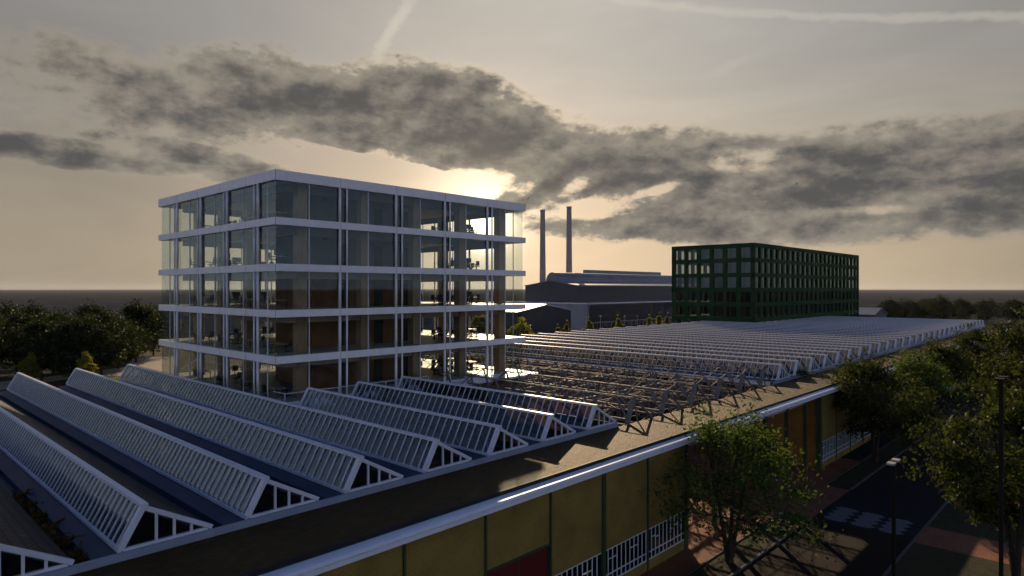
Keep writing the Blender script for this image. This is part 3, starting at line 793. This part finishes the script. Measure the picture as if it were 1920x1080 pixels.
b = MB(); b.box(gx0+7.5, gx1-6, gy0+5.5, gy1-6.5, 0, GZ-.4); b.box(gx0+4, gx0+4.2, gy0+3.0, gy1-9, 0, GZ-.4)
for k in range(5, 23, 3): b.box(gx0+k*w2, gx0+k*w2+.2, gy0+1.2, gy0+5.4, 0, GZ-.4)
part('core_wall', b, M['corewall'], gb)
part('roof_box', MB().box(gx0+8, gx0+22, gy0+6, gy1-7, GZ-.08, GZ+.45), M['greenfac'], gb)
rest = MB(); cur = random.Random(3)
for f in range(5):
    z1 = GZ-.95-f*ST-.01; z0 = GZ-(f+1)*ST+.01
    for k in range(6):
        a = gy0+.56+k*w1; wdo = part('window', MB().box(gx0+.30, gx0+.33, a+.48, a+w1-.48, z0, z1), M['darkglass'], gb)
        part('window_frame', MB().box(gx0+.27, gx0+.36, a+w1*.62-.05, a+w1*.62+.05, z0, z1).box(gx0+.28, gx0+.35, a+.5, a+w1*.6, z0+.02, z0+.09), M['dkgreen'], wdo)
        if k in (0, 1, 2, 3) and f < 3 and cur.random() < .8:
            part('curtain', MB().box(gx0+.40, gx0+.44, a+.75, a+w1-.5, z0, z1-.05), M['curtain'], wdo)
    for k in range(23):
        a = gx0+k*w2; bx = (a+.36, a+w2-.36, gy0+.30, gy0+.33, z0, z1)
        if k < 14:
            wdo = part('window', MB().box(*bx), M['darkglass'], gb)
            part('window_frame', MB().box(a+w2*.45-.05, a+w2*.45+.05, gy0+.27, gy0+.36, z0, z1), M['dkgreen'], wdo)
            if f < 3: part('curtain', MB().box(a+w2*.55, a+w2-.52, gy0+.40, gy0+.44, z0, z1-.05), M['curtain'], wdo)
        else: rest.box(*bx)
part('window', rest, M['darkglass'], gb)['kind'] = 'stuff'

# ------------------------------------------------------------------ works hall, shed, chimneys far behind
fac = thing('works_hall', 'large dark grey works hall with a barrel vault along its roof', 'building', (250, 170, 0))
FXL, FXR = 205.5, 420.0
b = MB(); b.prism([(158, 11.4), (186, 11.4), (186, 18.0), (172, 19.9), (158, 18.0)], 0, FXL, FXR)
wl = part('upper_wall', b, M['facgrey'], fac)
part('roof', MB().prism([(157.7, 18.02), (157.7, 18.2), (172, 20.2), (186.3, 18.2), (186.3, 18.02), (172, 20.0)], 0, FXL-.4, FXR), M['facroof'], fac)
part('eaves_fascia', MB().box(FXL-.5, FXR, 157.35, 157.69, 17.85, 18.3), M['facwall'], fac)
pr = [(168.3+3.4*(1-math.cos(t*math.pi/12)), 19.3+4.3*math.sin(t*math.pi/12)) for t in range(13)]
part('barrel_vault', MB().prism(pr, 0, FXL+.6, FXR), M['facroof'], fac, None, (0,0,0))
part('roof_duct', MB().box(236, 300, 176.5, 178.5, 20, 25.3), M['facwall'], fac)
lo = part('lower_hall_wall', MB().box(201.6, FXR, 150.7, 157.9, 0, 11.0).box(201.6, 205.4, 157.95, 205, 0, 11.0), M['facwall'], fac, 'pale end wall of the lower aisle')
part('parapet', MB().box(201.3, FXR, 150.3, 150.69, 10.9, 11.35).box(201.25, 201.59, 150.3, 205, 10.9, 11.35), M['white'], fac)
part('aisle_roof', MB().box(201.6, FXR, 150.7, 157.6, 11.01, 11.2), M['facroof'], fac)
b = MB()
for k in range(16): b.prism([(150.66, 10.6-k*.42), (150.30, 10.3-k*.42), (150.66, 10.25-k*.42)], 0, 203, FXR)
part('louvres', b, M['louvre'], fac)
b = MB()
for k in range(40): b.box(203+k*3.0, 205.4+k*3.0, 150.5, 150.64, .6, 3.4)
part('window_band', b, M['dark'], fac)
def chimney(px, f, h, r0, r1, lb):
    x, y = pos(px, f); t = thing('chimney', lb, 'chimney', (x, y, 0), 'factory chimneys')
    n = 20; zs = [i*h/6 for i in range(7)]
    part('shaft', MB().tube([(x,y,z) for z in zs], [r0+(r1-r0)*z/h for z in zs], n), M['chimney'], t, None, (0,0,0), True)
    part('rim', MB().tube([(x,y,h-.6),(x,y,h+.15)], r1+.12, n), M['chimney'], t)
chimney(1017.5, 300, 16.9+147*300/FPX, 1.65, 1.08, 'grey concrete chimney nearer to the glass tower')
chimney(1067, 320, 16.9+153*320/FPX, 1.75, 1.18, 'taller grey concrete chimney rising behind the barrel vault')
part('bracket_pipe', MB().beam((0,0,0), (6,0,0), .3), M['steel'], fac, None, (*pos(1025, 300), 21.5))
sh = thing('gabled_shed', 'grey gabled shed with a sunlit pale roof before the works hall', 'shed', (129, 128, 0))
part('shed_wall', MB().prism([(118.8, 0), (140, 0), (140, 10.9), (129.4, 12.5), (118.8, 10.9)], 1, 110, 148), M['facgrey'], sh)
part('shed_roof', MB().prism([(118.2, 10.9), (129.4, 12.6), (140.6, 10.9), (140.6, 11.1), (129.4, 12.85), (118.2, 11.1)], 1, 109.6, 148.4), M['gutter'], sh)
part('shed_door', MB().box(136.5, 139.4, 109.85, 109.99, 0, 4.2), M['dark'], sh)
x, y = pos(1625, 262); s2 = thing('low_pavilion', 'small low pale roofed pavilion beyond the green office block', 'pavilion', (x, y, 0))
part('wall', MB().prism([(x-9, 0), (x+9, 0), (x+9, 6.6), (x, 9.0), (x-9, 6.6)], 1, y-5, y+16), M['facgrey'], s2)
part('roof', MB().prism([(x-9.4, 6.55), (x, 9.05), (x+9.4, 6.55), (x+9.4, 6.8), (x, 9.3), (x-9.4, 6.8)], 1, y-5.4, y+16), M['facroof'], s2)
for px, nm in ((1126, 'beside the tall young tree'), (1172, 'right of the second young tree'), (1195, 'in the middle of the louvred wall')):
    x, y = pos(px, 195); l = thing('mast_light', 'thin grey mast before the louvred works wall '+nm, 'mast', (x, y, 0), 'masts before the works hall')
    part('mast', MB().tube([(x,y,0),(x,y,8.6)], [.11,.07], 8), M['lamphead'], l); part('lamp_head', MB().box(x-.5, x+.5, y-.12, y+.12, 8.6, 8.75), M['lamphead'], l)

# ------------------------------------------------------------------ street lamps
def lamp(x, y, h, lb, s=1.0, hm='lamphead'):
    t = thing('street_lamp', lb, 'street lamp', (x, y, 0), None)
    part('pole', MB().box(x-.09*s, x+.09*s, y-.09*s, y+.09*s, 0, h-.05), M['pole'], t)
    part('foot_plate', MB().box(x-.2*s, x+.2*s, y-.2*s, y+.2*s, 0, .03), M['pole'], t)
    for d in (-1, 1):
        hd = part('lamp_head', MB().box(x+d*.5*s-.26*s, x+d*.5*s+.26*s, y-.2*s, y+.2*s, h-.02, h+.09*s), M[hm], t)
        part('bracket', MB().beam((x, y, h-.03), (x+d*.3*s, y, h+.02), .06), M['pole'], hd)
lamp(42.4, 9.8, 6.9, 'slim street lamp with two flat heads beside the lane')
lamp(37.2, 4.23, 12.75, 'tall dark lamp mast before the big roadside tree', .9, 'pole')

# ------------------------------------------------------------------ trees
def leaf_mesh(name, cen, size, rs, m, up=.4):
    n = len(cen); nr = rs.normal(size=(n,3)); nr[:,2] += up; nr /= np.linalg.norm(nr,axis=1)[:,None]
    a = rs.normal(size=(n,3)); a -= nr*(a*nr).sum(1)[:,None]; a /= np.linalg.norm(a,axis=1)[:,None]; b = np.cross(nr,a)
    s = (size*rs.uniform(.6,1.35,n))[:,None]
    v = np.empty((n,4,3)); v[:,0] = cen-a*s*.6; v[:,1] = cen+b*s*.30+nr*s*.06; v[:,2] = cen+a*s*.6; v[:,3] = cen-b*s*.30+nr*s*.06
    me = bpy.data.meshes.new(name); me.vertices.add(n*4); me.vertices.foreach_set('co', v.reshape(-1).astype(np.float32))
    me.loops.add(n*4); me.loops.foreach_set('vertex_index', np.arange(n*4, dtype=np.int32))
    me.polygons.add(n); me.polygons.foreach_set('loop_start', np.arange(0,n*4,4,dtype=np.int32)); me.polygons.foreach_set('loop_total', np.full(n,4,np.int32))
    me.update(calc_edges=True); me.validate(); me.materials.append(m); return me
def tree_meshes(h, cr, base, stems, limbs, leaf, per, seed, m, tr=.16, cx=1.0, po=.18):
    rs = np.random.RandomState(seed); b = MB(); cl = []
    top0 = h*.92
    for s in range(stems):
        ang = 2*math.pi*s/stems+rs.uniform(0,1); sp = .0 if stems == 1 else .34*cr
        p = [Vector((0.1*math.cos(ang)*(stems>1), .1*math.sin(ang)*(stems>1), -.05))]
        for i in range(1, 6):
            u = i/5; p.append(Vector((math.cos(ang)*sp*u+rs.uniform(-.12,.12)*u*cr*.3, math.sin(ang)*sp*u+rs.uniform(-.12,.12)*u*cr*.3, top0*.86*u)))
        rad = [tr*(1-.82*i/5)+.012 for i in range(6)]; b.tube(p, rad, 7)
        nl = max(3, limbs//stems)
        for l in range(nl):
            u = base+(1-base)*(l+rs.uniform(0,.8))/nl; u = min(u, .98)
            f = u*5; i = min(int(f), 4); st = p[i].lerp(p[i+1], f-i)
            th = rs.uniform(0, 2*math.pi); prof = math.sin(math.pi*min(1,max(.12,(u-base)/(1-base)*(.99-po*.8)+po)))**.7
            rl = cr*prof*rs.uniform(.62,1.08); end = Vector((st.x*.5+math.cos(th)*rl*cx, st.y*.5+math.sin(th)*rl, min(h*.98, st.z+rs.uniform(.08,.30)*rl+.05*h)))
            mid = st.lerp(end, .5)+Vector((0,0,-.10*rl)); b.tube([st, mid, end], [tr*.34*(1-u*.5)+.012, tr*.2*(1-u*.5)+.01, .012], 5)
            for q in range(6):
                w = rs.uniform(.35, 1.05); c = st.lerp(mid, w*2) if w < .5 else mid.lerp(end, w*2-1)
                e = c+Vector((rs.normal()*.26*rl, rs.normal()*.26*rl, rs.normal()*.16*rl+.1))
                b.tube([c, e], [.02, .008], 4, False)
                cl.append((*e, rs.uniform(.10,.21)*cr)); 
            cl.append((*end, .18*cr))
        cl.append((*p[-1], .2*cr)); cl.append((p[-1].x, p[-1].y, h*.93, .15*cr))
    cen = []
    for (x,y,z,r) in cl:
        k = int(per*rs.uniform(.4,1.4)); q = rs.normal(size=(k,3))*np.array([r,r,r*.62])*.75; cen.append(q+np.array([x,y,z]))
    cen = np.concatenate(cen); cen = cen[cen[:,2] > h*base*.45]
    tm = b.mesh('trunk'); tm.materials.append(M['bark'])
    return tm, leaf_mesh('crown', cen, leaf, rs, m)
def tree(name, x, y, ms, label, group=None, rz=0, sc=1.0, sz=1.0):
    t = thing(name, label, 'tree', (x, y, 0), group)
    a = part('trunk', ms[0], None, t, None, (x,y,0)); c = part('crown', ms[1], None, t, None, (x,y,0))
    t.rotation_euler = (0,0,rz); t.scale = (sc, sc, sc*sz); return t
A = tree_meshes(9.8, 5.0, .27, 3, 21, .21, 74, 15, M['leaf'], .15, 1.0, .36)
B = tree_meshes(11.5, 5.0, .28, 2, 24, .27, 95, 12, M['leafrs'], .2)
Cc = tree_meshes(12.0, 4.5, .26, 2, 26, .25, 105, 13, M['leafrs'], .2)
tree('street_tree', 38.5, 17.9, A, 'leafy multi-stemmed street tree at the grass strip by the forecourt', None, math.pi*.95)
tree('street_tree', 70.5, 17.9, B, 'street tree nearest behind the dark green canopy posts', None, .6, .95)
tree('street_tree', 84, 17.7, A, 'street tree behind the one by the canopy posts', None, 2.0, 1.05)
tree('street_tree', 97, 17.9, B, 'street tree before the far sunlit stretch of gutter', None, 3.3, .95)
tree('street_tree', 48.0, 4.75, Cc, 'big bushy roadside tree behind the tall lamp mast', None, .3, .93, 1.05)
tree('street_tree', 78, 6.0, Cc, 'dark roadside tree rising above the big bushy one', None, 1.9, 1.1, 1.2)
tree('street_tree', 104, 6.8, B, 'dark roadside tree farther along the verge', None, 4.0, 1.15)
tree('street_tree', 132, 17.9, Cc, 'distant street tree past the far end of the gutter', None, 4.0, .95)
D = tree_meshes(14.0, 5.6, .22, 1, 34, .40, 75, 21, M['leafdk'], .25)
D2 = tree_meshes(13.0, 6.0, .2, 2, 36, .40, 75, 22, M['leafdk'], .22)
lw = [(-30,118,D,1.0),(30,128,D2,1.0),(78,120,D,.85),(112,132,D2,.95),(150,118,D2,.92),(190,124,D,.95),(222,138,D2,.85),(255,150,D,1.03),(288,165,D2,.95),(-5,150,D2,1.05),(60,155,D,1.0),(170,160,D,1.0)]
wl_ = ['dark tree cut by the left edge','dark tree above the walking people','low dark tree behind the first young tree','dark tree between the two young trees','dark tree just behind the second young tree','bushy dark tree right of the second young tree','smaller dark tree at the bend of the pale path','round topped dark tree standing apart beside the tower','dark tree half hidden by the tower glass','back row dark tree near the left edge','back row dark tree above the first young tree','back row dark tree above the second young tree']
for i, (px, f, ms, sc) in enumerate(lw):
    x, y = pos(px, f); tree('woodland_tree', x, y, ms, wl_[i], 'dark trees beyond the lawn', i*1.3, sc*1.04, 1.0)
for i, px in enumerate((1668, 1700, 1735, 1762, 1800, 1850, 1900, 1945)):
    x, y = pos(px, 300+8*(i % 3)); tree('woodland_tree', x, y, (D, D2)[i % 2], ORD[i]+' dark tree along the horizon right of the green office block', 'dark trees behind the far hall', i*2.1, 1.0 if i != 3 else 1.15, .95)
S = tree_meshes(5.2, 1.25, .25, 1, 16, .26, 38, 31, M['leafyg'], .06)
S3 = tree_meshes(10.4, 1.25, .5, 1, 16, .34, 34, 35, M['leafyg'], .09)
S2 = tree_meshes(6.2, 1.5, .2, 1, 20, .28, 95, 32, M['leafyg'], .07)
sap = [(58,112,S2,1.0,'yellow green young tree beside the walking people'),(160,110,S2,1.05,'yellow green young tree left of the flowering shrub'),
       (1063,160,S3,.93,'low young tree before the gabled shed wall'),(1046,156,S3,.86,'smallest young tree left of the shed corner'),(1103,165,S3,1.0,'young tree before the pale end wall of the works hall'),(1158,172,S3,1.02,'young tree standing alone before the louvres'),
       (1217,180,S3,1.0,'first of three young trees left of the green block'),(1237,182,S3,1.05,'middle of three young trees left of the green block'),(1252,184,S3,1.02,'young tree right against the green block corner')]
for i, (px, f, ms, sc, lb) in enumerate(sap):
    x, y = pos(px, f); tree('young_tree', x, y, ms, lb, 'young trees', i*.9, sc)
x, y = pos(975, 118); bt = tree_meshes(12.2, 3.0, .3, 2, 26, .34, 80, 33, M['leafyg'], .14); tree('courtyard_tree', x, y, bt, 'bright yellow green tree behind the right edge of the tower')
x, y = pos(900, 150); tree('courtyard_tree', x, y, bt, 'green tree seen through the tower glass', None, 1.1, 1.0)
# shrub with flowers, roof plants
rs = np.random.RandomState(4); cen = np.concatenate([rs.normal(size=(700,3))*np.array([2.6,1.3,.45])+np.array([0,0,.8]), rs.normal(size=(500,3))*np.array([1.5,1.0,.4])+np.array([2.5,-.6,.7])]); cen = cen[cen[:,2] > .05]
x, y = gpt(212, 722)
shr = link('flowering_shrub', leaf_mesh('flowering_shrub', cen, .22, rs, M['leafyg']), None, None, (x, y, 0)); shr.rotation_euler = (0,0,-.8)
tag(shr, 'low pale flowering shrub beside the bend of the pale path', 'shrub')
cen = rs.normal(size=(160,3))*np.array([.16,.28,.16])+np.array([0,0,.18]); cen = cen[cen[:,2] > .0]
tuft = leaf_mesh('grass_tuft', cen, .22, rs, M['plant'], .0)
tl = ['nearest the gable','second from the gable','third from the gable','fourth from the gable','fifth from the gable','sixth from the gable']
for i in range(6):
    o = link('grass_tuft', tuft, None, None, (rowx(-2)-.93, 26.4+i*1.9, CURB-.44)); o.rotation_euler = (0,0,i)
    tag(o, 'rusty plant tuft in the gutter of the leftmost long skylight, '+tl[i], 'plant', 'plant tufts in the roof gutter')

# ------------------------------------------------------------------ birds
def bird(px, py, f, span, bank, rz, lb):
    x, y = pos(px, f); z = CAMZ+(541-py)*f/FPX; t = thing('bird', lb, 'bird', (x, y, z)); s = span/2
    b = MB().tube([(0,-.30*s,0),(0,-.2*s,.01),(0,0,.02),(0,.25*s,.02),(0,.42*s,.03),(0,.52*s,.02)], [.01,.05*s,.09*s,.08*s,.05*s,.012], 8)
    part('body', b, M['feather'], t, None, (x,y,z), True)
    for d in (-1, 1):
        w = MB(); pts = [(0,.14,.02),(.45,.20,.24),(1,-.02,.16),(.5,.02,.22),(0,-.10,.02)]
        for zz in (0, .02): w.v += [(d*a*s, bb*s, c*s+zz) for a, bb, c in pts]
        w.f = [(0,1,3,4),(1,2,3),(5,9,8,6),(6,8,7)]+[(i,i+5,(i+1)%5+5,(i+1)%5) for i in range(5)]
        part('wing', w, M['feather'], t, None, (x,y,z))
    tl_ = MB(); tl_.prism([(-.03*s,-.28*s),(.03*s,-.28*s),(.12*s,-.55*s),(-.12*s,-.55*s)], 2, -.01, .01)
    part('tail', tl_, M['feather'], t, None, (x,y,z))
    t.rotation_euler = (0, bank, rz)
bird(990, 373, 75, 1.35, R(-28), R(-32), 'dark bird with raised wings at the top right corner of the tower')
bird(1494, 345, 130, 1.15, R(-30), R(-10), 'small dark bird flying before the cloud bank')

# ------------------------------------------------------------------ thin evening haze
hz = MB().box(-8000, 11000, -8000, 11000, -1.0, 60.0)
hm = bpy.data.materials.new('haze'); hm.use_nodes = True; hnt = hm.node_tree; hnt.nodes.clear()
pv = hnt.nodes.new('ShaderNodeVolumePrincipled'); pv.inputs['Color'].default_value = (.80, .86, .95, 1); pv.inputs['Density'].default_value = .000032; pv.inputs['Anisotropy'].default_value = .3
ho = hnt.nodes.new('ShaderNodeOutputMaterial'); hnt.links.new(pv.outputs[0], ho.inputs['Volume'])
hzo = link('haze', hz.mesh('haze'), hm); hzo['kind'] = 'stuff'
